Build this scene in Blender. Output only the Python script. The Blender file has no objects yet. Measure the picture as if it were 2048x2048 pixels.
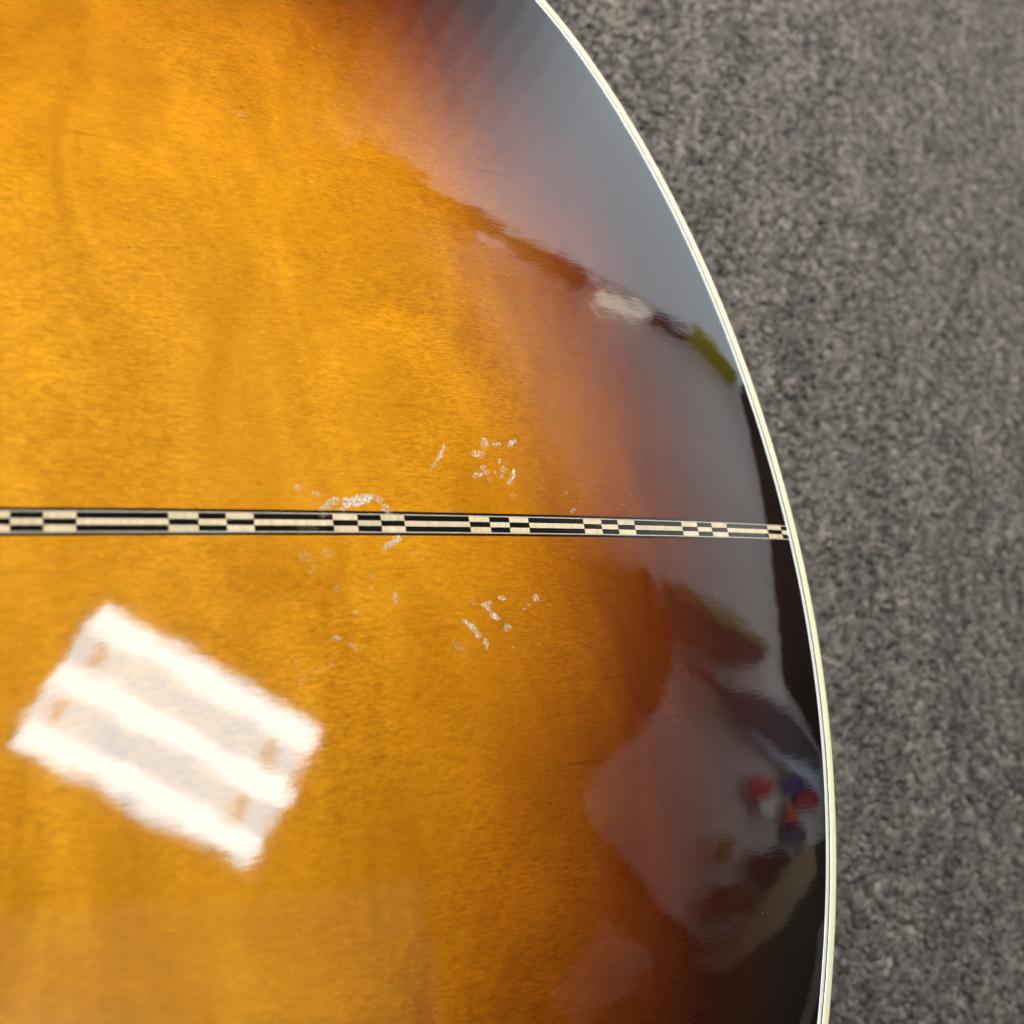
import bpy, bmesh, math, random
import numpy as np
from mathutils import Matrix, Vector

random.seed(7)
rng = np.random.default_rng(11)
SC = bpy.context.scene
COL = SC.collection

# ------------------------------------------------------------------ camera, world, added lights, exposure
ZB = 0.115                                   # height of the guitar's rim above the carpet
CAM = np.array([-0.2326457, -0.06305497, 0.221495])
AX = np.array([[0.86822526, -0.14825601, 0.47350295], [0.00052301, -0.95404154, -0.29967392], [0.49616995, 0.26043212, -0.82824543]])   # camera right, down, forward
cam_d = bpy.data.cameras.new('camera')
cam = bpy.data.objects.new('camera', cam_d); COL.objects.link(cam)
mw = Matrix.Identity(4)
for i in range(3):
    mw[i][0] = AX[0][i]; mw[i][1] = -AX[1][i]; mw[i][2] = -AX[2][i]
    mw[i][3] = CAM[i] + (ZB if i == 2 else 0)
cam.matrix_world = mw
cam_d.sensor_width = 36; cam_d.lens = 36
cam_d.clip_start = 0.01; cam_d.clip_end = 100
cam_d.dof.use_dof = True
cam_d.dof.focus_distance = 0.268
cam_d.dof.aperture_fstop = 11.5
SC.camera = cam

W = bpy.data.worlds.new('World'); SC.world = W; W.use_nodes = True
W.node_tree.nodes['Background'].inputs[0].default_value = (0.55, 0.58, 0.62, 1)
W.node_tree.nodes['Background'].inputs[1].default_value = 0.05

def area(name, loc, target, size, power, color, size_y=None):
    l = bpy.data.lights.new(name, 'AREA'); l.energy = power; l.color = color
    l.shape = 'RECTANGLE'; l.size = size; l.size_y = size_y or size
    o = bpy.data.objects.new(name, l); COL.objects.link(o); o.location = loc
    o.rotation_euler = (Vector(target) - Vector(loc)).to_track_quat('-Z', 'Y').to_euler()
    return o
CEIL = 2.3 + ZB
lb = area('fill_behind', (-1.3, 1.25, CEIL - 0.06), (0.28, 0.74, 0), 1.0, 34, (1.0, 0.94, 0.85), 0.6)  # added area light for the overall level, no fitting behind it
lb.data.spread = math.radians(50)  # narrow spread imitates the shade of a person on the near side
area('ceiling_fill', (3.75, 0.55, CEIL - 0.85), (3.75, 0.55, 3), 1.5, 41, (0.96, 0.96, 0.94), 3.0)  # added light aimed up to brighten the mirrored ceiling
area('corner_haze_fill', (-0.2, -1.0, CEIL - 0.32), (-0.2, -1.0, 3), 0.4, 5.0, (1.0, 0.95, 0.9))  # added light on the pale board, for a haze in the corner
area('panel_glow_fill', (2.0, -0.28, CEIL - 0.45), (2.0, -0.28, 3), 0.5, 0.2, (1.0, 0.93, 0.9))  # added weak light for a local glow on the ceiling panel

SC.view_settings.view_transform = 'Standard'
SC.view_settings.look = 'None'
SC.view_settings.exposure = 0.0
SC.view_settings.gamma = 1.0
SC.render.engine = 'CYCLES'
SC.cycles.use_denoising = True
SC.cycles.denoising_input_passes = 'RGB_ALBEDO'
SC.cycles.max_bounces = 7
SC.cycles.diffuse_bounces = 3
SC.cycles.glossy_bounces = 4
SC.cycles.sample_clamp_indirect = 8.0

# ------------------------------------------------------------------ helpers
def link(o, parent=None):
    COL.objects.link(o)
    if parent is not None:
        o.parent = parent
    return o
def mesh_obj(name, verts, faces, mats, parent=None, smooth=False, normals=None, midx=None):
    me = bpy.data.meshes.new(name)
    me.from_pydata([tuple(map(float, v)) for v in verts], [], [tuple(map(int, q)) for q in faces])
    for m in (mats if isinstance(mats, (list, tuple)) else [mats]):
        me.materials.append(m)
    if smooth:
        me.polygons.foreach_set('use_smooth', [True] * len(me.polygons))
    if midx is not None:
        me.polygons.foreach_set('material_index', midx)
    me.update()
    if normals is not None:
        me.normals_split_custom_set_from_vertices([tuple(map(float, n)) for n in normals])
    return link(bpy.data.objects.new(name, me), parent)
def bm_obj(name, bm, mat, parent=None, smooth=False):
    bmesh.ops.recalc_face_normals(bm, faces=bm.faces)
    me = bpy.data.meshes.new(name); bm.to_mesh(me); bm.free()
    me.materials.append(mat)
    if smooth:
        me.polygons.foreach_set('use_smooth', [True] * len(me.polygons))
    return link(bpy.data.objects.new(name, me), parent)
def add_box(bm, c, s, rot=None, bevel=0):
    r = bmesh.ops.create_cube(bm, size=1)
    vs = r['verts']
    for v in vs:
        p = Vector((v.co.x * s[0], v.co.y * s[1], v.co.z * s[2]))
        if rot is not None:
            p = rot @ p
        v.co = p + Vector(c)
    if bevel:
        es = list({e for v in vs for e in v.link_edges})
        bmesh.ops.bevel(bm, geom=es, offset=bevel, segments=2, affect='EDGES', profile=.5)
def tag(o, label=None, cat=None, group=None, kind=None):
    if label: o['label'] = label
    if cat: o['category'] = cat
    if group: o['group'] = group
    if kind: o['kind'] = kind
    return o

class NT:
    """small helper round a material's node tree"""
    def __init__(s, name):
        s.m = bpy.data.materials.new(name); s.m.use_nodes = True
        s.t = s.m.node_tree; s.t.nodes.clear()
        s.out = s.n('ShaderNodeOutputMaterial')
    def n(s, typ, **kw):
        nd = s.t.nodes.new(typ)
        for k, v in kw.items():
            setattr(nd, k, v)
        return nd
    def put(s, sock, v):
        if hasattr(v, 'node'):
            s.t.links.new(v, sock)
        else:
            sock.default_value = v if not isinstance(v, tuple) or len(v) != 3 or sock.type == 'VECTOR' else (*v, 1)
    def math(s, op, a, b=None, c=None, clamp=False):
        nd = s.n('ShaderNodeMath', operation=op); nd.use_clamp = clamp
        for i, v in enumerate((a, b, c)):
            if v is not None: s.put(nd.inputs[i], v)
        return nd.outputs[0]
    def mix(s, f, a, b, mode='MIX'):
        nd = s.n('ShaderNodeMix', data_type='RGBA', blend_type=mode)
        s.put(nd.inputs[0], f); s.put(nd.inputs[6], a); s.put(nd.inputs[7], b)
        return nd.outputs[2]
    def coord(s, scale=(1, 1, 1), kind='Object', rot=(0, 0, 0), loc=(0, 0, 0), src=None):
        mp = s.n('ShaderNodeMapping')
        mp.inputs['Scale'].default_value = scale; mp.inputs['Rotation'].default_value = rot; mp.inputs['Location'].default_value = loc
        s.t.links.new(src if src is not None else s.n('ShaderNodeTexCoord').outputs[kind], mp.inputs[0])
        return mp.outputs[0]
    def noise(s, vec, scale=1, detail=2, rough=.5, dist=0, col=False):
        nd = s.n('ShaderNodeTexNoise'); s.put(nd.inputs['Vector'], vec)
        nd.inputs['Scale'].default_value = scale; nd.inputs['Detail'].default_value = detail
        nd.inputs['Roughness'].default_value = rough; nd.inputs['Distortion'].default_value = dist
        return nd.outputs[1 if col else 0]
    def ramp(s, f, stops, interp='LINEAR'):
        nd = s.n('ShaderNodeValToRGB'); nd.color_ramp.interpolation = interp
        e = nd.color_ramp.elements
        while len(e) < len(stops): e.new(0.5)
        for k, (p, c) in enumerate(stops):
            e[k].position = p; e[k].color = (*c, 1) if len(c) == 3 else c
        s.put(nd.inputs[0], f)
        return nd.outputs[0]
    def maprange(s, v, a, b, c, d, clamp=True):
        nd = s.n('ShaderNodeMapRange'); nd.clamp = clamp
        s.put(nd.inputs[0], v)
        for i, q in enumerate((a, b, c, d)): nd.inputs[i + 1].default_value = q
        return nd.outputs[0]
    def bump(s, h, strength, dist, normal=None):
        nd = s.n('ShaderNodeBump'); nd.inputs['Strength'].default_value = strength; nd.inputs['Distance'].default_value = dist
        s.put(nd.inputs['Height'], h)
        if normal is not None: s.put(nd.inputs['Normal'], normal)
        return nd.outputs[0]
    def bsdf(s, **kw):
        b = s.n('ShaderNodeBsdfPrincipled')
        for k, v in kw.items():
            s.put(b.inputs[k.replace('_', ' ')], v)
        s.t.links.new(b.outputs[0], s.out.inputs[0])
        return s.m

LACQ_IOR = 1.75
def lacquer_normal(T, amount=1.0):
    """faint texture telegraphing from the grain into the gloss, plus orange peel"""
    c = T.coord((220, 1500, 220))
    a = T.noise(c, 1, 2, .55)
    b = T.noise(T.coord((320, 320, 320)), 1, 1, .5)
    h = T.math('ADD', T.math('MULTIPLY', a, .8), T.math('MULTIPLY', b, .6))
    w = T.noise(T.coord((95, 120, 95), loc=(2, 5, 0)), 1, 1, .5)
    n1 = T.bump(w, 1.0, 0.000036)
    return T.bump(h, 0.24 * amount, 0.00002, n1)

def mat_back():
    T = NT('sunburst_maple')
    at = T.n('ShaderNodeAttribute', attribute_name='edge'); edge = at.outputs['Fac']
    # the sprayed burst is a little uneven
    wob = T.noise(T.coord((11, 11, 11)), 1, 2, .5)
    e = T.math('ADD', edge, T.math('MULTIPLY', T.math('SUBTRACT', wob, .5), .026))
    spray = T.noise(T.coord((1300, 1300, 1300)), 1, 1, .5)
    e = T.math('ADD', e, T.math('MULTIPLY', T.math('SUBTRACT', spray, .5), .005))
    f = T.math('DIVIDE', e, .18, clamp=True)
    burst = T.ramp(f, [(0.0, (.007, .0042, .0032)), (.17, (.030, .0064, .0024)), (.25, (.068, .0108, .0014)),
                       (.33, (.12, .023, .0013)), (.41, (.205, .052, .0018)), (.50, (.35, .108, .0025)), (.62, (.52, .200, .005)),
                       (.78, (.62, .262, .009)), (1.0, (.66, .290, .015))])
    # broad cross-grain figure of the maple: soft bands that run across the grain
    fig = T.noise(T.coord((36, 15, 6), rot=(0, 0, math.radians(16))), 1, 3, .6, 1.3)
    fig2 = T.noise(T.coord((15, 3, 5), rot=(0, 0, math.radians(-6)), loc=(3.1, 1.7, 0)), 1, 2, .5, .5)
    figv = T.math('MULTIPLY', T.maprange(fig, .32, .70, .80, 1.10), T.maprange(fig2, .32, .68, .84, 1.08))
    # short silky flecks along the grain
    fl = T.noise(T.coord((400, 1650, 300)), 1, 2, .6, .5)
    fl2 = T.noise(T.coord((900, 2600, 900), loc=(.3, .7, 0)), 1, 1, .5)
    mott = T.noise(T.coord((130, 300, 200)), 1, 3, .6)
    flv = T.math('ADD', T.maprange(fl, .30, .70, -.17, .17), T.maprange(fl2, .3, .7, -.09, .09))
    flv = T.math('ADD', flv, T.maprange(mott, .3, .7, -.06, .06))
    patch = T.noise(T.coord((30, 24, 30), loc=(5, 2, 0)), 1, 1, .5)
    flv = T.math('MULTIPLY', flv, T.maprange(patch, .35, .65, .55, 1.15))
    val = T.math('MULTIPLY', figv, T.math('ADD', flv, 1.0))
    # fine dark mineral streaks and pores
    st = T.noise(T.coord((26, 620, 20), loc=(9, 0, 0)), 1, 2, .5)
    val = T.math('MULTIPLY', val, T.maprange(st, .70, .78, 1.0, .72))
    vo = T.n('ShaderNodeTexVoronoi'); T.put(vo.inputs['Vector'], T.coord((150, 260, 1))); vo.inputs['Scale'].default_value = 1
    pore = T.maprange(vo.outputs['Distance'], .035, .07, 1.0, 0.0)
    wn = T.n('ShaderNodeTexWhiteNoise', noise_dimensions='3D'); T.put(wn.inputs['Vector'], vo.outputs['Position'])
    pore = T.math('MULTIPLY', pore, T.math('GREATER_THAN', wn.outputs[0], .86))
    val = T.math('MULTIPLY', val, T.math('SUBTRACT', 1.0, T.math('MULTIPLY', pore, .45)))
    g = T.math('POWER', val, 1.25)
    bl = T.math('POWER', val, 1.5)
    cx = T.n('ShaderNodeCombineColor'); T.put(cx.inputs[0], val); T.put(cx.inputs[1], g); T.put(cx.inputs[2], bl)
    colr = T.mix(1.0, burst, cx.outputs[0], 'MULTIPLY')
    return T.bsdf(Base_Color=colr, Roughness=.036, IOR=LACQ_IOR, Normal=lacquer_normal(T))

def mat_lacq(name, col, var=0.0, grain=(900, 200, 200), amount=.7, rough=.03, ior=LACQ_IOR):
    T = NT(name)
    nz = T.noise(T.coord(grain), 1, 2, .6)
    rnd = T.n('ShaderNodeObjectInfo').outputs['Random']
    v = T.math('ADD', T.maprange(nz, .3, .7, 1 - var, 1 + var * .6), T.maprange(rnd, 0, 1, -var * .5, var * .5))
    c = T.mix(1.0, col, v, 'MULTIPLY')
    return T.bsdf(Base_Color=c, Roughness=rough, IOR=ior, Normal=lacquer_normal(T, amount))

M_BACK = mat_back()
M_TILE_W = mat_lacq('holly_inlay', (.70, .58, .38), .16)
M_TILE_B = mat_lacq('ebony_inlay', (.0065, .0065, .0068), .2)
M_LINE_W = mat_lacq('maple_line', (.46, .41, .31), .10)
M_LINE_B = mat_lacq('black_line', (.0065, .0065, .0068), .1)
M_BIND = mat_lacq('cream_binding', (.74, .71, .47), .03, (60, 60, 60), .4, .16, 1.5)
M_PURF = mat_lacq('white_purfling', (.62, .66, .66), .02, (60, 60, 60), .4, .12, 1.5)
M_PBLK = mat_lacq('grey_purfling', (.10, .11, .12), .05, (60, 60, 60), .4, .12, 1.5)
M_SIDE = mat_lacq('dark_burst_side', (.012, .006, .004), .1)
M_TOP = mat_lacq('spruce_top', (.55, .30, .09), .1)

# ------------------------------------------------------------------ shape of the guitar body
PO = [-34.3164, -7.1059, 1.71069, -1.4735, -0.0163255, 0.000761495]      # tail curve of the outline
def catmull_closed(P, k=40):
    m = len(P); out = []
    t = np.linspace(0, 1, k, endpoint=False)[:, None]
    for i in range(m):
        p0, p1, p2, p3 = P[i - 1], P[i], P[(i + 1) % m], P[(i + 2) % m]
        d1, d0, d2 = [np.linalg.norm(a - b) for a, b in ((p2, p1), (p1, p0), (p3, p2))]
        m1 = d1 * ((p1 - p0) / d0 - (p2 - p0) / (d0 + d1) + (p2 - p1) / d1)
        m2 = d1 * ((p2 - p1) / d1 - (p3 - p1) / (d1 + d2) + (p3 - p2) / d2)
        out.append((2*t**3 - 3*t**2 + 1) * p1 + (t**3 - 2*t**2 + t) * m1 + (-2*t**3 + 3*t**2) * p2 + (t**3 - t**2) * m2)
    return np.vstack(out)
def resample(Q, n):
    L = np.r_[0, np.cumsum(np.linalg.norm(np.roll(Q, -1, 0) - Q, axis=1))]
    Qc = np.vstack([Q, Q[:1]]); s = np.linspace(0, L[-1], n, endpoint=False)
    return np.c_[np.interp(s, L, Qc[:, 0]), np.interp(s, L, Qc[:, 1])]
def body_outline(n=900):
    ys = np.linspace(-.172, .172, 15)
    tail = [(np.polyval(PO, y), y) for y in ys]
    up = [(-.0835,.207),(-.112,.2245),(-.15,.2385),(-.19,.2435),(-.235,.239),(-.28,.223),(-.325,.199),(-.365,.183),(-.405,.180),(-.45,.186),(-.50,.187),(-.545,.168),(-.58,.125),(-.60,.06),(-.605,0.0)]
    lo = [(x, -y) for x, y in up[:-1]][::-1]
    Q = resample(catmull_closed(np.array(tail + up + lo)), n)
    w = int(n / 60)
    k = np.exp(-.5 * (np.arange(-w, w + 1) / (w * .42)) ** 2); k /= k.sum()
    return resample(sum(a * np.roll(Q, j, 0) for a, j in zip(k, range(-w, w + 1))), n)
def offs(Q, d):
    T = np.roll(Q, -1, 0) - np.roll(Q, 1, 0); T /= np.linalg.norm(T, axis=1)[:, None]
    return Q + np.c_[T[:, 1], -T[:, 0]] * d

OUT = body_outline()
class Arch:
    """pressed arch of the back: a membrane stretched over the outline with a tighter roll-off at the rim"""
    def __init__(s, Q, H=.0135, h2=.0009, sig=.011):
        s.S = offs(Q[::11], .05); B = Q[::4]
        A = np.c_[np.log(np.linalg.norm(B[:, None] - s.S[None], axis=2)), np.ones(len(B))]
        rhs = (B ** 2).sum(1) / 4
        s.a = np.linalg.solve(A.T @ A + 1e-7 * np.eye(A.shape[1]), A.T @ rhs)
        s.k = 1; s.h2 = h2; s.sig = sig
        s.k = H / s.u(np.array([[-.17, 0.]]))[0]
    def u(s, p):
        r = np.log(np.linalg.norm(p[:, None] - s.S[None], axis=2))
        return r @ s.a[:-1] + s.a[-1] - (p ** 2).sum(1) / 4
    def z(s, p):
        p = np.asarray(p, float); u = s.k * s.u(p)
        return u - s.h2 * np.exp(-np.maximum(u, -.002) / (s.sig * .11))
    def n(s, p, e=2e-4):
        p = np.asarray(p, float)
        gx = (s.z(p + [e, 0]) - s.z(p - [e, 0])) / (2*e); gy = (s.z(p + [0, e]) - s.z(p - [0, e])) / (2*e)
        n = np.c_[-gx, -gy, np.ones(len(p))]
        return n / np.linalg.norm(n, axis=1)[:, None]
ARCH = Arch(OUT)
def pix(px):
    """where a sight line (2048-pixel photograph) meets the arched back; used once, to measure the photograph"""
    px = np.atleast_2d(np.array(px, float))
    d = np.c_[(px[:, 0] - 1024) / 2048, (px[:, 1] - 1024) / 2048, np.ones(len(px))] @ AX
    d /= np.linalg.norm(d, axis=1)[:, None]
    t = -CAM[2] / d[:, 2]
    for _ in range(8):
        P = CAM + d * t[:, None]; t = (ARCH.z(P[:, :2]) - CAM[2]) / d[:, 2]
    return (CAM + d * t[:, None])[:, :2]

def edge_dist(p, Q=OUT):
    out = np.empty(len(p))
    for i in range(0, len(p), 2000):
        out[i:i+2000] = np.sqrt(((p[i:i+2000, None] - Q[None]) ** 2).sum(2).min(1))
    return out

# ------------------------------------------------------------------ the room (floor, ceiling, walls) seen directly or in the gloss
def mat_plain(name, col, rough=.9, var=.06, scale=3.0, kind='Object', spec=.3):
    T = NT(name)
    nz = T.noise(T.coord((scale,) * 3, kind), 1, 4, .6)
    c = T.mix(1.0, col, T.maprange(nz, .3, .7, 1 - var, 1 + var), 'MULTIPLY')
    return T.bsdf(Base_Color=c, Roughness=rough, Specular_IOR_Level=spec)
M_CEIL = mat_plain('ceiling_paint', (.74, .72, .72), .95, .05)
M_CEIL_D = mat_plain('dark_ceiling_tile', (.10, .085, .07), .95, .08)
M_WALL_D = mat_plain('dark_wall_paint', (.022, .019, .018), .8, .15)
M_WALL_B = mat_plain('brown_wall_paint', (.05, .026, .014), .8, .2)
M_WALL_L = mat_plain('pale_wall_paint', (.5, .48, .45), .9, .05)
def quad(name, pts, mat):
    o = mesh_obj(name, pts, [list(range(len(pts)))], mat)
    return tag(o, kind='structure')
def slab(name, x0, x1, y0, y1, z0, z1, mat):
    bm = bmesh.new(); add_box(bm, ((x0+x1)/2, (y0+y1)/2, (z0+z1)/2), (x1-x0, y1-y0, z1-z0))
    return tag(bm_obj(name, bm, mat), kind='structure')
slab('ceiling', -4, 7.4, -1.6, 2.05, CEIL, CEIL + .1, M_CEIL_D)
PANEL_PLAN = [(1.52, 2.05), (1.76, 1.70), (1.98, 1.19), (2.17, .80), (2.46, .60), (2.56, .40), (2.50, .18), (2.34, .02), (2.12, -.09), (1.92, -.19), (1.84, -.25), (1.854, -.326), (2.102, -.584), (2.392, -.847), (2.623, -.839), (3.04, -.745), (3.45, -.668), (4.0, -.74), (7.3, -.9), (7.3, 2.05)]  # added white panel, outline shaped to the bright reflected patch
bm = bmesh.new()
vb = [bm.verts.new((x, y, CEIL - .02)) for x, y in PANEL_PLAN]; vt = [bm.verts.new((x, y, CEIL - .002)) for x, y in PANEL_PLAN]
bm.faces.new(vb[::-1]); bm.faces.new(vt)
for i in range(len(PANEL_PLAN)):
    j = (i + 1) % len(PANEL_PLAN); bm.faces.new((vb[i], vb[j], vt[j], vt[i]))
tag(bm_obj('ceiling_reflection_panel', bm, M_CEIL), kind='structure')
EDGE = [(1.52, 2.05), (1.76, 1.70), (1.98, 1.19), (2.17, .80), (2.46, .60)]  # strips of falling paint tone imitate a soft fade at the reflected edge
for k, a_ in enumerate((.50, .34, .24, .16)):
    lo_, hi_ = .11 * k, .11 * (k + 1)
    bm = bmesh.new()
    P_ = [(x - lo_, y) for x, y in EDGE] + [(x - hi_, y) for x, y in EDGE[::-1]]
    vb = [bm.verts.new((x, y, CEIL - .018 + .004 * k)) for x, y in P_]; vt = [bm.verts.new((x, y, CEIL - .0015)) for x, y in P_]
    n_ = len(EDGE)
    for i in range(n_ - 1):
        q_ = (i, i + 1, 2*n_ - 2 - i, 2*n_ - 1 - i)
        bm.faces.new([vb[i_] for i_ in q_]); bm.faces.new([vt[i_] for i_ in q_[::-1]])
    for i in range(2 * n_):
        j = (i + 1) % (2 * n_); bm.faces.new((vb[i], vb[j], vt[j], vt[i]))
    tag(bm_obj('reflection_fade_strip', bm, mat_plain('fade_strip_paint', (a_, a_ * .96, a_ * .92), .95, .05)), kind='structure')
slab('wall', -4.1, 7.5, 2.05, 2.15, -.1, CEIL, M_WALL_L)
slab('wall', -4.1, -4.0, -1.7, 2.05, -.1, CEIL, M_WALL_L)
slab('wall', 7.4, 7.5, -1.7, 2.05, -.1, CEIL, M_WALL_L)
slab('wall', 1.2, 7.4, -1.75, -1.65, -.1, CEIL, M_WALL_B)
# the dark partition at the far end, with its corner
PT = [(4.60, 2.05), (3.60, .10), (5.7, -.76)]
bm = bmesh.new()
ring = [(x, y) for x, y in PT] + [(5.76, -.66), (3.78, .14), (4.74, 2.05)]
vb = [bm.verts.new((x, y, -.05)) for x, y in ring]; vt = [bm.verts.new((x, y, CEIL - .021)) for x, y in ring]
for i in range(len(ring)):
    j = (i + 1) % len(ring); bm.faces.new((vb[i], vb[j], vt[j], vt[i]))
bm.faces.new(vt); bm.faces.new(vb[::-1])
tag(bm_obj('partition_wall', bm, M_WALL_D), kind='structure')

# carpet: backing sheet and a looped pile standing on it
def mat_carpet(name, inst):
    T = NT(name)
    if inst:
        at = T.n('ShaderNodeAttribute', attribute_type='INSTANCER', attribute_name='tone')
        f = at.outputs['Fac']
    else:
        f = T.noise(T.coord((420, 420, 420)), 1, 3, .6)
    c = T.ramp(f, [(0.0, (.030, .029, .029)), (.22, (.062, .058, .054)), (.42, (.115, .105, .096)), (.62, (.180, .162, .145)), (.82, (.26, .23, .20)), (1.0, (.36, .32, .29))])
    fib = T.noise(T.coord((2600, 2600, 2600), 'Object'), 1, 1, .5)
    c = T.mix(1.0, c, T.maprange(fib, .3, .7, .72, 1.25), 'MULTIPLY')
    return T.bsdf(Base_Color=c, Roughness=.95, Specular_IOR_Level=.15)
M_CARP = mat_carpet('carpet_backing', False); M_TUFT = mat_carpet('carpet_yarn', True)
slab('carpet', -4, 7.4, -1.65, 2.05, -.06, 0, M_CARP)

sp = .0026
gx = np.arange(-.16, .80, sp); gy = np.arange(-.62, .80, sp)
G = np.stack(np.meshgrid(gx, gy, indexing='ij'), -1)
G[:, ::2, 0] += sp * .5
G = G.reshape(-1, 2)
# keep pile only where it is not buried far below the body
inside = np.zeros(len(G), bool)
inn = offs(OUT, -.10)[::6]
x, y = G[:, 0], G[:, 1]
for (x1, y1), (x2, y2) in zip(inn, np.roll(inn, -1, 0)):
    c = ((y1 > y) != (y2 > y)) & (x < (x2 - x1) * (y - y1) / (y2 - y1 + 1e-12) + x1)
    inside ^= c
G = G[~inside]
G = G + rng.normal(0, sp * .30, G.shape)
nT = len(G)
# yarn tones: mostly independent, a little clumped
def smooth_noise(P, wl, seed):
    r = np.random.default_rng(seed); o = np.zeros(len(P))
    for _ in range(9):
        a = r.uniform(0, 2*np.pi); k = 2*np.pi/(wl * r.uniform(.7, 1.4)); o += np.sin(k*(P[:, 0]*np.cos(a) + P[:, 1]*np.sin(a)) + r.uniform(0, 6.28))
    return o / 3
tone = .37 + .105 * rng.normal(size=nT) + .075 * smooth_noise(G, .013, 3) + .04 * smooth_noise(G, .05, 4)
dk = rng.random(nT) < .10; tone[dk] -= .16
tone = np.clip(tone, 0, 1)
me = bpy.data.meshes.new('carpet_pile')
me.vertices.add(nT)
hz = .0012 + .0008 * rng.random(nT) + .0005 * smooth_noise(G, .02, 5)
me.vertices.foreach_set('co', np.c_[G, hz].ravel())
a = me.attributes.new('tone', 'FLOAT', 'POINT'); a.data.foreach_set('value', tone)
a = me.attributes.new('rot', 'FLOAT_VECTOR', 'POINT'); a.data.foreach_set('vector', np.c_[rng.normal(0, .45, (nT, 2)), rng.uniform(0, 6.28, nT)].ravel())
a = me.attributes.new('siz', 'FLOAT_VECTOR', 'POINT')
a.data.foreach_set('vector', (np.c_[rng.uniform(.75, 1.2, nT), rng.uniform(1.05, 1.9, nT), rng.uniform(.55, .95, nT)] * sp * .66).ravel())
pile = link(bpy.data.objects.new('carpet_pile', me))
tag(pile, kind='stuff')
bm = bmesh.new(); bmesh.ops.create_icosphere(bm, subdivisions=2, radius=1)
for v in bm.verts:
    v.co *= 1 + .12 * math.sin(7*v.co.x + 3) * math.cos(6*v.co.y)
tm = bpy.data.meshes.new('tuft'); bm.to_mesh(tm); bm.free()
tm.materials.append(M_TUFT); tm.polygons.foreach_set('use_smooth', [True] * len(tm.polygons))
ng = bpy.data.node_groups.new('pile', 'GeometryNodeTree')
ng.interface.new_socket('Geometry', in_out='INPUT', socket_type='NodeSocketGeometry')
ng.interface.new_socket('Geometry', in_out='OUTPUT', socket_type='NodeSocketGeometry')
gi = ng.nodes.new('NodeGroupInput'); go = ng.nodes.new('NodeGroupOutput')
ip = ng.nodes.new('GeometryNodeInstanceOnPoints')
# the tuft mesh sits inside the pile object itself: a mesh primitive shaped in the tree
ico = ng.nodes.new('GeometryNodeMeshIcoSphere'); ico.inputs['Radius'].default_value = 1; ico.inputs['Subdivisions'].default_value = 2
ss = ng.nodes.new('GeometryNodeSetShadeSmooth'); sm = ng.nodes.new('GeometryNodeSetMaterial'); sm.inputs['Material'].default_value = M_TUFT
ar = ng.nodes.new('GeometryNodeInputNamedAttribute'); ar.data_type = 'FLOAT_VECTOR'; ar.inputs['Name'].default_value = 'rot'
az = ng.nodes.new('GeometryNodeInputNamedAttribute'); az.data_type = 'FLOAT_VECTOR'; az.inputs['Name'].default_value = 'siz'
L = ng.links.new
e2r = ng.nodes.new('FunctionNodeEulerToRotation')
L(ico.outputs['Mesh'], ss.inputs[0]); L(ss.outputs[0], sm.inputs[0]); L(sm.outputs[0], ip.inputs['Instance'])
L(gi.outputs[0], ip.inputs['Points']); L(ar.outputs[0], e2r.inputs[0]); L(e2r.outputs[0], ip.inputs['Rotation']); L(az.outputs[0], ip.inputs['Scale'])
L(ip.outputs[0], go.inputs[0])
md = pile.modifiers.new('pile', 'NODES'); md.node_group = ng
bpy.data.meshes.remove(tm)
me.materials.append(M_TUFT)

# ------------------------------------------------------------------ the guitar
guitar = link(bpy.data.objects.new('guitar', None)); guitar.location = (0, 0, ZB)
tag(guitar, 'sunburst acoustic guitar lying face down with glossy arched maple back and cream binding', 'guitar')

BW_BIND, BW_BLK, BW_WHT = .0029, .0005, .0011
INSET = BW_BIND + BW_BLK + BW_WHT
# strip measurements
HALF = .00290                                 # half the width of the whole centre strip
R_BLK, R_WHT = .00062, .00030
def ring_mesh(steps, Q0):
    """nested rings from the rim inwards"""
    rings = [offs(Q0, -d) for d in steps]
    return rings
N = len(OUT)
rim = offs(OUT, -INSET)
c0 = np.array([-.24, 0.0])
ss_ = np.r_[0, np.cumsum(np.geomspace(.0006, .03, 60))]; ss_ /= ss_[-1]
rings = [rim * (1 - s) + c0 * s for s in ss_[:-1]]
bm = bmesh.new(); V = []
for r in rings:
    V.append([bm.verts.new((p[0], p[1], 0)) for p in r])
for a_, b_ in zip(V[:-1], V[1:]):
    for i in range(N):
        j = (i + 1) % N; bm.faces.new((a_[i], a_[j], b_[j], b_[i]))
cv = bm.verts.new((c0[0], c0[1], 0))
for i in range(N):
    bm.faces.new((V[-1][i], V[-1][(i + 1) % N], cv))
base = bpy.data.meshes.new('tmp'); bm.to_mesh(base); bm.free()
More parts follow.
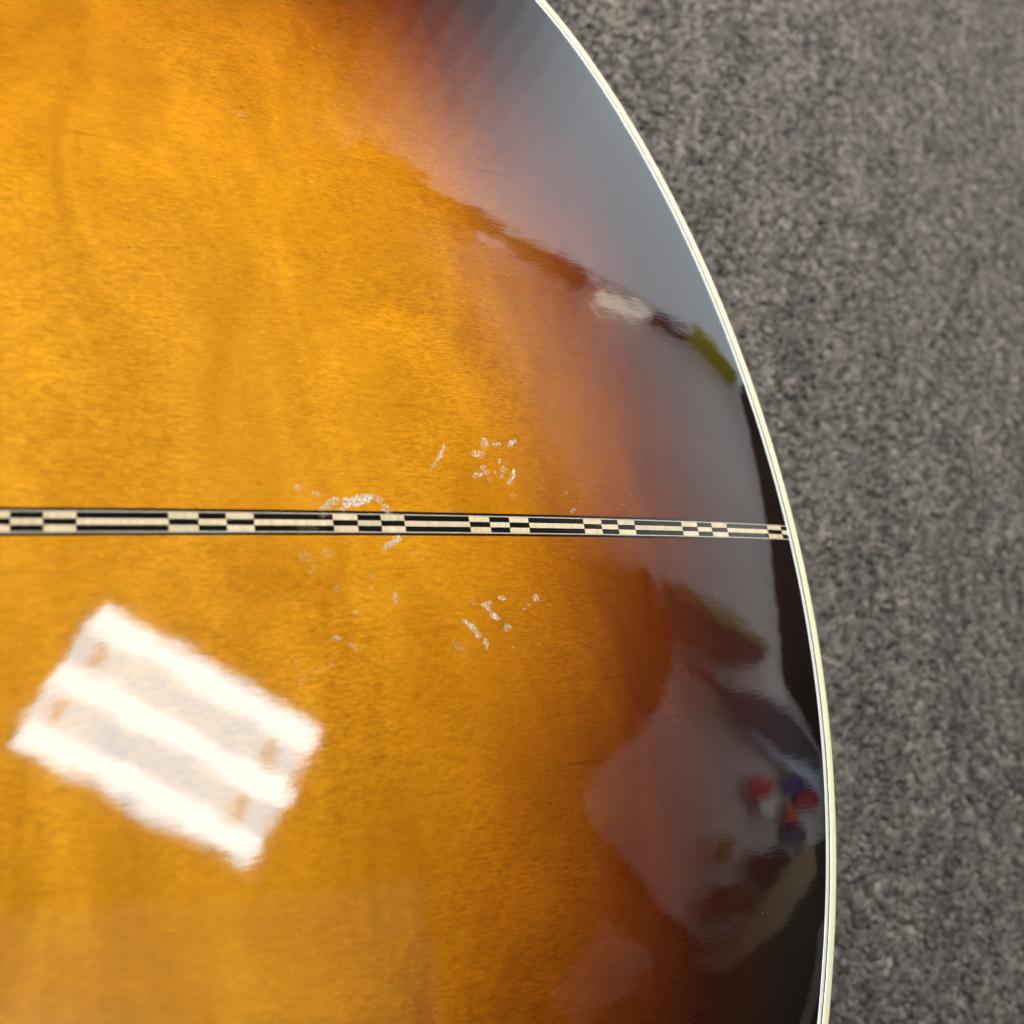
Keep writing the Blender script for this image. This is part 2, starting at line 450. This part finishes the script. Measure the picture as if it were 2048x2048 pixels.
for sgn in (1, -1):
    bm = bmesh.new(); bm.from_mesh(base)
    bmesh.ops.bisect_plane(bm, geom=bm.verts[:] + bm.edges[:] + bm.faces[:], plane_co=(0, sgn * HALF, 0), plane_no=(0, sgn, 0), clear_inner=True, dist=1e-7)
    bmesh.ops.triangulate(bm, faces=[f for f in bm.faces if len(f.verts) > 4])
    me = bpy.data.meshes.new('back_panel'); bm.to_mesh(me); bm.free()
    n = len(me.vertices); co = np.empty(n * 3); me.vertices.foreach_get('co', co); co = co.reshape(-1, 3)
    co[:, 2] = ARCH.z(co[:, :2]); me.vertices.foreach_set('co', co.ravel())
    me.polygons.foreach_set('use_smooth', [True] * len(me.polygons))
    at = me.attributes.new('edge', 'FLOAT', 'POINT'); at.data.foreach_set('value', edge_dist(co[:, :2]) - .015 * np.clip(-co[:, 1] / .06, 0, 1))   # burst reaches further in on one side
    me.materials.append(M_BACK); me.update()
    me.normals_split_custom_set_from_vertices([tuple(q) for q in ARCH.n(co[:, :2])])
    o = link(bpy.data.objects.new('back_panel', me), guitar)
    o['label'] = 'amber sunburst maple panel ' + ('above the inlaid strip' if sgn > 0 else 'below the inlaid strip')
bpy.data.meshes.remove(base)

def band(name, d0, d1, mat, z0=0.0, crown=0.0, depth=.004, nsub=4, outer_round=0.0):
    """a strip that runs round the rim between two insets"""
    prof = []
    for k in range(nsub + 1):
        t = k / nsub; d = d0 + (d1 - d0) * t
        z = crown * 4 * t * (1 - t)
        prof.append((d, z))
    rows = []
    if outer_round:
        rr = outer_round
        pr = [(0.0, -depth)] + [(rr * (1 - math.cos(q)), -rr + rr * math.sin(q)) for q in np.linspace(0, math.pi/2, 7)] + [(d, z) for d, z in prof if d > rr * 1.05]
    else:
        pr = [(d0, -depth)] + [(d0 + .00004, 0)] + prof[1:-1] + [(d1 - .00004, 0)]
    pr = pr + [(d1, -depth)]
    zr = ARCH.z(rim)
    for d, z in pr:
        q = offs(OUT, -d)
        rows.append(np.c_[q, zr + z + z0])
    vs = np.vstack(rows); fs = []
    for a_ in range(len(rows) - 1):
        for i in range(N):
            j = (i + 1) % N
            fs.append((a_*N + i, a_*N + j, (a_+1)*N + j, (a_+1)*N + i))
    o = mesh_obj(name, vs, fs, mat, guitar, smooth=True)
    return o
band('binding', 0, BW_BIND, M_BIND, .00012, 0.0, .006, 5, .0013)
band('purfling_black_line', BW_BIND, BW_BIND + BW_BLK, M_PBLK, .00002, 0)
band('purfling_white_line', BW_BIND + BW_BLK, INSET, M_PURF, .00008, .00004)

# sides and soundboard
zr = float(ARCH.z(rim[:1])[0])
so = offs(OUT, -.0006)
rows = [np.c_[so, np.full(N, zr - .0059)], np.c_[so, np.full(N, -.085)], np.c_[so, np.full(N, -ZB + .012)]]
fs = [(a_*N + i, a_*N + (i+1) % N, (a_+1)*N + (i+1) % N, (a_+1)*N + i) for a_ in range(2) for i in range(N)]
mesh_obj('side', np.vstack(rows), fs, M_SIDE, guitar, smooth=True)
sb = offs(OUT, .0002)[::4]; n4 = len(sb)
vs = np.vstack([np.c_[sb, np.full(n4, -ZB + .012)], np.c_[sb, np.full(n4, -ZB + .005)]])
mesh_obj('soundboard', vs, [(i, (i+1) % n4, n4 + (i+1) % n4, n4 + i) for i in range(n4)] + [tuple(range(n4))[::-1], tuple(range(n4, 2*n4))], M_TOP, guitar)

# the centre strip: two black lines, two white lines and the checkered tiles between them
tail_sel = rim[(rim[:, 0] > -.1)]; tail_sel = tail_sel[np.argsort(tail_sel[:, 1])]
head_sel = rim[(rim[:, 0] < -.55)]; head_sel = head_sel[np.argsort(head_sel[:, 1])]
def tail_at(y): return float(np.interp(y, tail_sel[:, 1], tail_sel[:, 0]))
def head_at(y): return float(np.interp(y, head_sel[:, 1], head_sel[:, 0]))
def ribbon(name, x0, x1, y0, y1, mat, parent, lift, depth=.0012, step=.004):
    """a flat sliver let into the back, following its arch; ends cut to the rim"""
    ya, yb = y0, y1
    xs0 = [max(x0, head_at(y)) for y in (ya, yb)]; xs1 = [min(x1, tail_at(y)) for y in (ya, yb)]
    m = max(1, int(math.ceil((x1 - x0) / step)))
    P = []
    for k in range(m + 1):
        t = k / m
        for q, y in enumerate((ya, yb)):
            P.append((xs0[q] + (xs1[q] - xs0[q]) * t, y))
    P = np.array(P); z = ARCH.z(P) + lift; nr = ARCH.n(P)
    top = np.c_[P, z]; bot = top - [0, 0, depth]
    K = len(P); fs = []
    for k in range(m):
        a_, b_, c_, d_ = 2*k, 2*k+2, 2*k+3, 2*k+1
        fs.append((a_, b_, c_, d_)); fs.append((K+a_, K+b_, b_, a_)); fs.append((d_, c_, K+c_, K+d_))
    fs.append((0, 1, K+1, K)); fs.append((2*m+1, 2*m, K+2*m, K+2*m+1))
    vs = np.vstack([top, bot])
    nn = np.vstack([nr, nr])
    return mesh_obj(name, vs, fs, mat, parent, smooth=True, normals=nn)
g_ = .00001
yo = HALF - g_
strip = ribbon('strip_bed', -.7, .05, -HALF, HALF, M_LINE_B, guitar, -.0009, .0008)
strip.name = 'centre_strip'
for s_ in (1, -1):
    ya, yb = HALF - R_BLK, HALF - g_
    if s_ > 0: ribbon('black_line', -.7, .05, ya, yb, M_LINE_B, strip, .00002)
    else: ribbon('black_line', -.7, .05, -yb, -ya, M_LINE_B, strip, .00002)
    ya, yb = HALF - R_BLK - R_WHT, HALF - R_BLK - g_
    if s_ > 0: ribbon('white_line', -.7, .05, ya, yb, M_LINE_W, strip, .00002)
    else: ribbon('white_line', -.7, .05, -yb, -ya, M_LINE_W, strip, .00002)
meas = [20, 86, 152.6, 337, 397, 453, 508.5, 667, 716, 763, 810, 940.6, 981, 1020, 1059, 1169, 1204, 1237, 1271, 1365.5, 1396.6, 1424.6, 1455, 1536, 1563]
bx_ = [float(p[0]) for p in pix([(x, 1040 + .014 * x) for x in meas])]
per = (bx_[22] - bx_[2]) / 5
seg = [bx_[3] - bx_[2], bx_[4] - bx_[3], bx_[5] - bx_[4], bx_[6] - bx_[5]]
ext = []
x = bx_[0]; k = 1
ordr = [seg[3], seg[2], seg[1], seg[0]]
idx = [1, 0, 1, 0]
# to the left the pattern goes on: ... long, short, short, short
back = []
cyc = [(seg[1], 1), (seg[0], 0), (seg[3], 1), (seg[2], 0)]
q = 0
while x > -.61:
    w, kind = cyc[q % 4]; back.append((x - w, x, kind)); x -= w; q += 1
segs = back[::-1]
kinds = [0, 1, 0, 1]
for i in range(len(bx_) - 1):
    segs.append((bx_[i], bx_[i+1], i % 2))
segs.append((bx_[-1], bx_[-1] + seg[2] * 1.1, 0))
th = (HALF - R_BLK - R_WHT) * 2 / 3
for (xa, xb, kind) in segs:
    if xb < -.604 or xa > tail_at(0): continue
    sk = rng.normal(0, .00006)
    for r in range(3):
        y1 = HALF - R_BLK - R_WHT - r * th
        black = (r % 2 == 0) if kind == 0 else (r % 2 == 1)
        jx = rng.normal(0, .00005)
        ribbon('inlay_tile', xa + g_ + jx, xb - g_ + jx, y1 - th + g_, y1 - g_, M_TILE_B if black else M_TILE_W, strip, .00002 + rng.uniform(-.000006, .000006))

# ------------------------------------------------------------------ dried residue flakes on the lacquer
def mat_residue():
    T = NT('dried_residue')
    nz = T.noise(T.coord((1500, 1500, 1500)), 1, 2, .6)
    b = T.n('ShaderNodeBsdfPrincipled')
    T.put(b.inputs['Base Color'], T.mix(T.maprange(nz, .35, .65, 0, 1), (.80, .62, .40), (.95, .90, .82)))
    b.inputs['Roughness'].default_value = .22; b.inputs['IOR'].default_value = 1.5
    T.put(b.inputs['Normal'], T.bump(nz, .5, .00008))
    tr = T.n('ShaderNodeBsdfTransparent')
    at = T.n('ShaderNodeAttribute', attribute_name='cover')
    mx = T.n('ShaderNodeMixShader'); T.put(mx.inputs[0], T.math('MULTIPLY', at.outputs['Fac'], T.maprange(nz, .32, .66, .20, .92)))
    T.t.links.new(tr.outputs[0], mx.inputs[1]); T.t.links.new(b.outputs[0], mx.inputs[2])
    T.t.links.new(mx.outputs[0], T.out.inputs[0])
    return T.m
M_RES = mat_residue()
def zz(x, y): return 560 + x * .31056, 840 + y * .31056
# (x, y, rx, ry, turn in degrees, beads, cover) measured on the photograph
PATCHES = [
    ('streak', [(1052, 185, 9, 26, 22, 26, .8), (1030, 230, 11, 32, 24, 34, .85), (1003, 275, 7, 28, 28, 20, .6), (972, 318, 5, 16, 30, 8, .45)]),
    ('bracket', [(1315, 150, 24, 34, -15, 46, .8), (1395, 155, 30, 11, 8, 18, .75), (1495, 145, 34, 17, -38, 40, .85), (1250, 218, 15, 20, 0, 20, .95), (1295, 222, 26, 30, 0, 40, .7),
                 (1305, 305, 18, 15, 0, 16, .8), (1275, 355, 32, 18, -15, 34, .8), (1330, 338, 22, 16, 20, 20, .7), (1415, 265, 10, 16, 0, 8, .7), (1438, 318, 26, 22, 0, 26, .55),
                 (1503, 350, 10, 36, 5, 40, .95), (1480, 400, 20, 18, 0, 18, .8), (1350, 385, 12, 20, 0, 8, .7), (1425, 365, 22, 12, 10, 12, .5), (1500, 480, 28, 22, 0, 6, .4), (1385, 340, 12, 10, 0, 6, .7)]),
    ('smudge', [(122, 435, 30, 18, 30, 30, .42), (235, 477, 32, 13, 12, 30, .45), (190, 520, 40, 16, 20, 10, .2)]),
    ('arc', [(290, 560, 40, 22, -25, 50, .55), (345, 525, 42, 26, -20, 60, .6), (430, 530, 28, 36, -15, 90, .9), (490, 525, 42, 34, -10, 150, 1.), (550, 515, 34, 26, -12, 110, 1.),
             (600, 495, 40, 15, 6, 46, .8), (645, 520, 22, 22, 40, 22, .55), (680, 570, 30, 24, 30, 40, .75), (705, 600, 20, 14, 10, 16, .6), (400, 575, 26, 12, 0, 26, .6), (520, 490, 60, 12, -6, 40, .7)]),
    ('speckle', [(285, 615, 42, 12, 0, 16, .35), (160, 700, 60, 16, 0, 22, .28), (140, 728, 40, 8, 0, 10, .25), (225, 695, 22, 10, 0, 8, .28)]),
    ('dab', [(705, 805, 44, 22, -28, 70, .75), (752, 772, 36, 22, -32, 56, .85), (668, 835, 20, 12, -30, 8, .4)]),
    ('haze_mark', [(160, 880, 40, 40, 30, 40, .22), (210, 950, 26, 44, 10, 30, .22), (310, 855, 48, 30, 0, 34, .28), (862, 855, 14, 12, 0, 6, .4)]),
    ('smear', [(742, 1125, 11, 26, 3, 22, .45), (740, 1170, 12, 26, 3, 24, .5), (592, 1005, 22, 18, 0, 12, .25), (585, 1090, 14, 14, 0, 6, .3), (370, 1085, 18, 20, 20, 10, .3), (485, 1240, 18, 14, 0, 8, .35)]),
    ('faint_mark', [(370, 1405, 36, 14, 4, 30, .45), (475, 1460, 46, 16, 32, 32, .3), (115, 1560, 16, 50, 6, 20, .18), (145, 1680, 26, 44, 20, 26, .25), (330, 1580, 14, 14, 0, 6, .4), (240, 1610, 50, 14, -15, 16, .2)]),
    ('dotted_row', [(1430, 1145, 26, 13, 6, 22, .8), (1325, 1195, 26, 20, 35, 36, .85), (1345, 1222, 18, 14, 40, 16, .85), (1385, 1265, 34, 17, 38, 46, .9), (1350, 1175, 22, 10, 0, 10, .6), (1245, 1175, 16, 16, 0, 8, .3)]),
    ('bead_row', [(1195, 1300, 22, 16, 40, 22, .7), (1238, 1335, 34, 20, 42, 52, .85), (1275, 1385, 28, 16, 50, 32, .9), (1325, 1430, 16, 32, -18, 32, .5), (1335, 1465, 10, 10, 0, 6, .6)]),
    ('cluster', [(1465, 1335, 22, 26, -35, 40, .55), (1490, 1470, 26, 14, 0, 5, .35), (1665, 1445, 10, 8, 0, 3, .5)]),
    ('pale_cluster', [(1160, 1460, 40, 24, 15, 34, .28), (1125, 1430, 24, 16, 0, 10, .25)]),
    ('flecks', [(1650, 1145, 22, 26, -25, 34, .6), (1605, 1188, 14, 12, 0, 8, .6), (1573, 1217, 7, 9, 0, 5, .8), (1700, 1160, 16, 10, 0, 3, .3)]),
    ('edge_flecks', [(1735, 235, 14, 14, 0, 5, .4), (1885, 585, 16, 16, 0, 9, .6), (1850, 465, 8, 8, 0, 2, .5), (1690, 500, 40, 20, 0, 4, .25), (2060, 660, 10, 8, 0, 5, .6)]),
]
ICO = bmesh.new(); bmesh.ops.create_icosphere(ICO, subdivisions=2, radius=1)
ICO.verts.ensure_lookup_table()
icv = np.array([v.co[:] for v in ICO.verts]); icf = [[v.index for v in f.verts] for f in ICO.faces]; ICO.free()
def bead_mesh(name, beads, mat, parent):
    vs, fs, cov = [], [], []
    C = np.array([b[0] for b in beads]); zc = ARCH.z(C)
    for (c, r, rz, cv), z in zip(beads, zc):
        sx, sy = r * rng.uniform(.7, 1.5), r * rng.uniform(.7, 1.2); a_ = rng.uniform(0, 6.28)
        p = icv * [sx, sy, rz]; p = p * (1 + .25 * np.sin(icv[:, :1] * 5 + a_) * np.cos(icv[:, 1:2] * 4 + a_))
        R = np.array([[math.cos(a_), -math.sin(a_)], [math.sin(a_), math.cos(a_)]])
        p[:, :2] = p[:, :2] @ R.T
        k = len(vs) and sum(len(v) for v in vs)
        vs.append(p + [c[0], c[1], z]); fs += [[i + k for i in f] for f in icf]; cov += [cv] * len(icv)
    o = mesh_obj(name, np.vstack(vs), fs, mat, parent, smooth=True)
    at = o.data.attributes.new('cover', 'FLOAT', 'POINT'); at.data.foreach_set('value', cov)
    return o
for nm, spots in PATCHES:
    beads = []
    for (x, y, rx, ry, ang, n, cv) in spots:
        ca, sa = math.cos(math.radians(ang)), math.sin(math.radians(ang))
        pts = []
        for _ in range(int(n * 2.0)):
            a_ = rng.uniform(0, 6.28); d = math.sqrt(rng.random())
            u, v = rx * d * math.cos(a_), ry * d * math.sin(a_)
            if nm == 'streak': u, v = rx * .8 * rng.normal() * .6, ry * rng.uniform(-1, 1)
            X_, Y_ = x + u * ca - v * sa, y + u * sa + v * ca
            pts.append(zz(X_, Y_))
        W_ = pix(pts)
        for w in W_:
            beads.append((w, rng.uniform(.00006, .00022), rng.uniform(.00003, .00008), float(np.clip((cv ** 1.35) * rng.uniform(.55, 1.1), 0, 1))))
    o = bead_mesh('residue_patch', beads, M_RES, guitar)
# loose specks of dust caught by the light
dust = [(1432, 1186), (1349, 1440), (1466, 1487), (1525, 1825), (1571, 1930), (1582, 1980), (1433, 1928), (1246, 1009), (1196, 981), (1640, 1660), (1094, 1705)]
bead_mesh('dust_specks', [(p, rng.uniform(.00008, .00013), .00006, .7) for p in pix(dust)], M_RES, guitar)['kind'] = 'stuff'

# a tiny loose fibre
fp = pix([(474, 231), (485, 233), (496, 236)]); fz = ARCH.z(fp) + ZB + .00010
def tube(pts, r, k=6):
    vs, fs = [], []
    pts = np.array(pts)
    for i, p in enumerate(pts):
        d = pts[min(i+1, len(pts)-1)] - pts[max(i-1, 0)]; d /= np.linalg.norm(d)
        s_ = np.cross(d, [0, 0, 1]); s_ /= np.linalg.norm(s_); u_ = np.cross(s_, d)
        for q in range(k):
            a_ = 2 * math.pi * q / k; vs.append(p + r * (s_ * math.cos(a_) + u_ * math.sin(a_)))
    for i in range(len(pts) - 1):
        for q in range(k):
            fs.append((i*k + q, i*k + (q+1) % k, (i+1)*k + (q+1) % k, (i+1)*k + q))
    fs += [tuple(range(k))[::-1], tuple(range((len(pts)-1)*k, len(pts)*k))]
    return vs, fs
vs, fs = tube(np.c_[fp, fz], .00017)
tag(mesh_obj('fibre', vs, fs, mat_plain('pink_fibre', (.9, .42, .22), .8), smooth=True), 'tiny pink fibre lying on the amber back of the guitar', 'fibre')

# ------------------------------------------------------------------ things overhead that the gloss mirrors
def emis(name, col, strength):
    T = NT(name); e = T.n('ShaderNodeEmission'); e.inputs[0].default_value = (*col, 1); e.inputs[1].default_value = strength
    T.t.links.new(e.outputs[0], T.out.inputs[0]); return T.m
M_TUBE = emis('lamp_tube', (.70, .92, 1.05), 11.5)
M_PAN = mat_plain('white_enamel', (.86, .86, .85), .5, .02)
M_LOUV = mat_plain('louver_enamel', (.80, .80, .79), .4, .02)

lamp = link(bpy.data.objects.new('ceiling_light', None)); LX, LY = .69, .45
lamp.location = (.390, .075, CEIL - .001); lamp.rotation_euler = (0, 0, math.radians(-34))
tag(lamp, 'white louvered ceiling light with three tubes, mirrored in the lower left of the guitar back', 'light')
bm = bmesh.new()
add_box(bm, (0, 0, -.006), (LX, LY, .010)); bm_obj('diffuser', bm, emis('lamp_diffuser', (.36, .82, 1.08), 7.6), lamp)
bm = bmesh.new()
for sx in (-1, 1): add_box(bm, (sx * (LX/2 + .008), 0, -.035), (.016, LY + .032, .07))
for sy in (-1, 1): add_box(bm, (0, sy * (LY/2 + .008), -.035), (LX, .016, .069))
bm_obj('frame', bm, M_PAN, lamp)
for k in (-1, 0, 1):
    bm = bmesh.new()
    bmesh.ops.create_cone(bm, cap_ends=True, segments=14, radius1=.034, radius2=.034, depth=LX - .02, matrix=Matrix.Translation((0, k * .165, -.055)) @ Matrix.Rotation(math.pi/2, 4, 'Y'))
    bm_obj('tube', bm, M_TUBE, lamp, True)
for x in (-.41 * LX, .37 * LX):
    bm = bmesh.new(); add_box(bm, (x, 0, -.018), (.03, LY - .03, .008)); bm_obj('crossbar', bm, M_LOUV, lamp)

# tall daylight window in the side wall: narrow panes with stepped glow fade its reflection, then one full pane
M_FRM = mat_plain('window_frame_paint', (.62, .63, .64), .5, .03)
win = link(bpy.data.objects.new('window', None)); win.location = (2.6, 2.05, 0)
tag(win, 'tall pale daylight window in the side wall, mirrored in the upper right of the guitar', 'window')
WX = [.80 + .10 * k for k in range(11)] + [4.62]; WL = [.08, .2, .4, .65, .9, 1.2, 1.5, 1.75, 1.95, 2.1, 2.2]
for k in range(11):
    top = CEIL - .05 if k == 10 else ZB + float(np.interp((WX[k] + WX[k+1]) / 2, [.9, 1.26, 1.66], [1.9, 1.97, 2.1]))
    bm = bmesh.new(); add_box(bm, ((WX[k] + WX[k+1]) / 2 - 2.6, -.03, top / 2 + .03), (WX[k+1] - WX[k] - .004, .02, top - .06))
    bm_obj('pane', bm, emis('daylight_pane', (.80, .91, 1.0), WL[k]), win)
bm = bmesh.new()
for x in (WX[0], WX[-1]): add_box(bm, (x - 2.6, -.025, CEIL / 2), (.04, .05, CEIL - .06))
bm_obj('frame', bm, M_FRM, win)

def board(name, pts, z, col, label, cat, thick=.03, group=None, rough=.7):
    """an added board or box, its plan shaped to a mirrored patch, its underside at height z above the rim plane"""
    bm = bmesh.new()
    lo = [bm.verts.new((x, y, z + ZB)) for x, y in pts]; hi = [bm.verts.new((x, y, z + ZB + thick)) for x, y in pts]
    n = len(pts); bm.faces.new(lo); bm.faces.new(hi[::-1])
    for i in range(n):
        bm.faces.new((lo[i], lo[(i+1) % n], hi[(i+1) % n], hi[i]))
    m = mat_plain(name + '_paint', col, rough, .08)
    o = bm_obj(name, bm, m)
    return tag(o, label, cat, group)
Zb = 2.2
# row of small signs along the head of the window
for (x0, z0, x1, z1, col, lab) in ((1.02, 1.83, 1.50, 2.0, (.42, .16, .02), 'orange brown'), (1.52, 2.01, 1.80, 2.07, (.13, .06, .02), 'dark brown'), (1.83, 2.08, 2.10, 2.13, (.42, .34, .04), 'ochre'),
                           (2.12, 2.14, 2.42, 2.20, (.18, .06, .07), 'maroon'), (3.0, 2.25, 3.36, 2.25, (.05, .04, .06), 'slate'), (3.38, 2.22, 4.25, 2.16, (.55, .50, .015), 'olive yellow')):
    bm = bmesh.new(); hgt = .36 if x0 > 3.3 else (.11 if x0 > 2 else .075)
    add_box(bm, ((x0+x1)/2, 1.93, (z0+z1)/2 + ZB), (math.hypot(x1-x0, z1-z0), .04, hgt), Matrix.Rotation(-math.atan2(z1-z0, x1-x0), 3, 'Y'), bevel=.012)
    tag(bm_obj('hanging_sign', bm, mat_plain('sign_' + lab.replace(' ', '_'), col, .6)), lab + ' sign in the row hung before the daylight window', 'sign', 'signs hung before the window')
lt = link(bpy.data.objects.new('glowing_sign', None)); lt.location = (2.70, 1.93, 2.25 + ZB)  # white sign with an emissive front
tag(lt, 'pale glowing sign in the row of signs before the window', 'light')
bm = bmesh.new(); add_box(bm, (0, 0, 0), (.44, .06, .22), bevel=.025); bm_obj('housing', bm, M_PAN, lt)
bm = bmesh.new(); add_box(bm, (0, -.034, 0), (.40, .006, .19), bevel=.002); bm_obj('lens', bm, emis('glowing_sign', (1, 1, .86), 3.6), lt)

board('haze_board', [(-1.2, -.22), (1.1, -.42), (1.2, -1.6), (-1.2, -1.6)], 2.275, (.78, .74, .70), 'pale lit board added for a mirrored haze above the lower left corner of the guitar back', 'ceiling tile', .012)  # added reflector that gives the gloss a pale haze in the corner
board('hand_shape_board', [(1.808, -.653), (1.874, -.701), (2.012, -.799), (2.005, -.832), (1.85, -.902), (1.793, -.902), (1.754, -.925), (1.573, -.915), (1.516, -.829), (1.645, -.758)], Zb, (.80, .62, .58), 'pale pink board added to mirror as a hand, below the dark part of the ceiling', 'board', .015)  # stands in for the mirrored hand, outline shaped to it
board('wooden_shelf', [(2.392, -.86), (2.623, -.85), (3.04, -.755), (3.45, -.68), (4.0, -.75), (4.035, -.878), (3.63, -.889), (3.0, -.938), (2.568, -.985), (2.286, -.903)], 2.265, (.50, .36, .23), 'tan shelf under the ceiling at the edge of the white ceiling panel', 'shelf', .012)
board('wall_shelf', [(4.0, -1.15), (3.79, -1.336), (3.34, -1.436), (3.5, -1.55), (4.1, -1.5), (4.4, -1.2)], Zb, (.60, .55, .50), 'pale shelf high on the brown wall', 'shelf', .02)
board('hanging_banner', [(2.445, .535), (2.857, .415), (3.318, .271), (3.291, .201), (2.899, .18), (2.642, .258), (2.489, .335)], Zb, (.13, .075, .065), 'dark red banner hung from the ceiling nearest the partition corner', 'banner', .01)
board('hanging_batten', [(2.474, .568), (2.868, .44), (3.353, .291), (3.358, .239), (2.846, .389), (2.468, .521)], Zb - .012, (.38, .35, .17), 'narrow olive batten beside the dark red banner', 'batten', .01)
board('hanging_banner', [(2.526, .225), (2.797, .10), (3.16, .045), (3.80, -.125), (4.42, -.38), (3.30, -.225), (2.93, -.085), (2.754, .012), (2.562, .14)], Zb - .02, (.10, .088, .11), 'charcoal banner hung from the ceiling past the dark red one', 'banner', .01)
board('hanging_banner', [(2.762, .011), (2.914, -.07), (3.262, -.208), (4.386, -.409), (4.341, -.557), (3.353, -.293), (2.939, -.107)], Zb - .012, (.55, .64, .86), 'pale blue narrow banner along the edge of the charcoal one', 'banner', .01)
for pts, col, lab in (([(2.894, -.287), (3.122, -.314), (3.082, -.382), (2.881, -.363)], (.72, .05, .06), 'red box hung from the white ceiling, alone beside the dark blue one'),
                      ([(2.915, -.367), (3.125, -.387), (3.111, -.458), (2.942, -.44)], (.90, .84, .86), 'white box hung next to the lone red box'),
                      ([(3.273, -.319), (3.692, -.368), (3.651, -.435), (3.24, -.392)], (.09, .06, .26), 'dark blue box hung from the ceiling beside the pale blue banner'),
                      ([(3.514, -.4), (4.188, -.48), (4.091, -.568), (3.42, -.478)], (.46, .05, .05), 'dark red box hung behind the dark blue box'),
                      ([(3.243, -.441), (3.48, -.468), (3.416, -.561), (3.206, -.533)], (.62, .14, .08), 'orange red box hung between dark blue and purple boxes'),
                      ([(3.141, -.487), (3.63, -.59), (3.597, -.667), (3.182, -.6)], (.12, .085, .15), 'dark purple box hung nearest the tan shelf'),
                      ([(2.493, -.566), (2.567, -.472), (2.665, -.486), (2.574, -.578)], (.32, .26, .05), 'small olive box hung before the white ceiling')):
    board('hanging_box', pts, Zb, col, lab, 'box', .02, 'coloured boxes hung under the ceiling')
board('hanging_plaque', [(2.712, -.585), (2.873, -.581), (3.036, -.593), (3.23, -.649), (3.187, -.68), (2.894, -.764)], Zb, (.07, .028, .02), 'dark brown pointed plaque hung in front of the tan shelf', 'plaque', .02)
board('hanging_plaque', [(2.445, -.655), (2.639, -.668), (2.798, -.76), (2.608, -.778), (2.359, -.735)], Zb, (.14, .07, .045), 'reddish brown plaque hung nearest the pink board', 'plaque', .02)
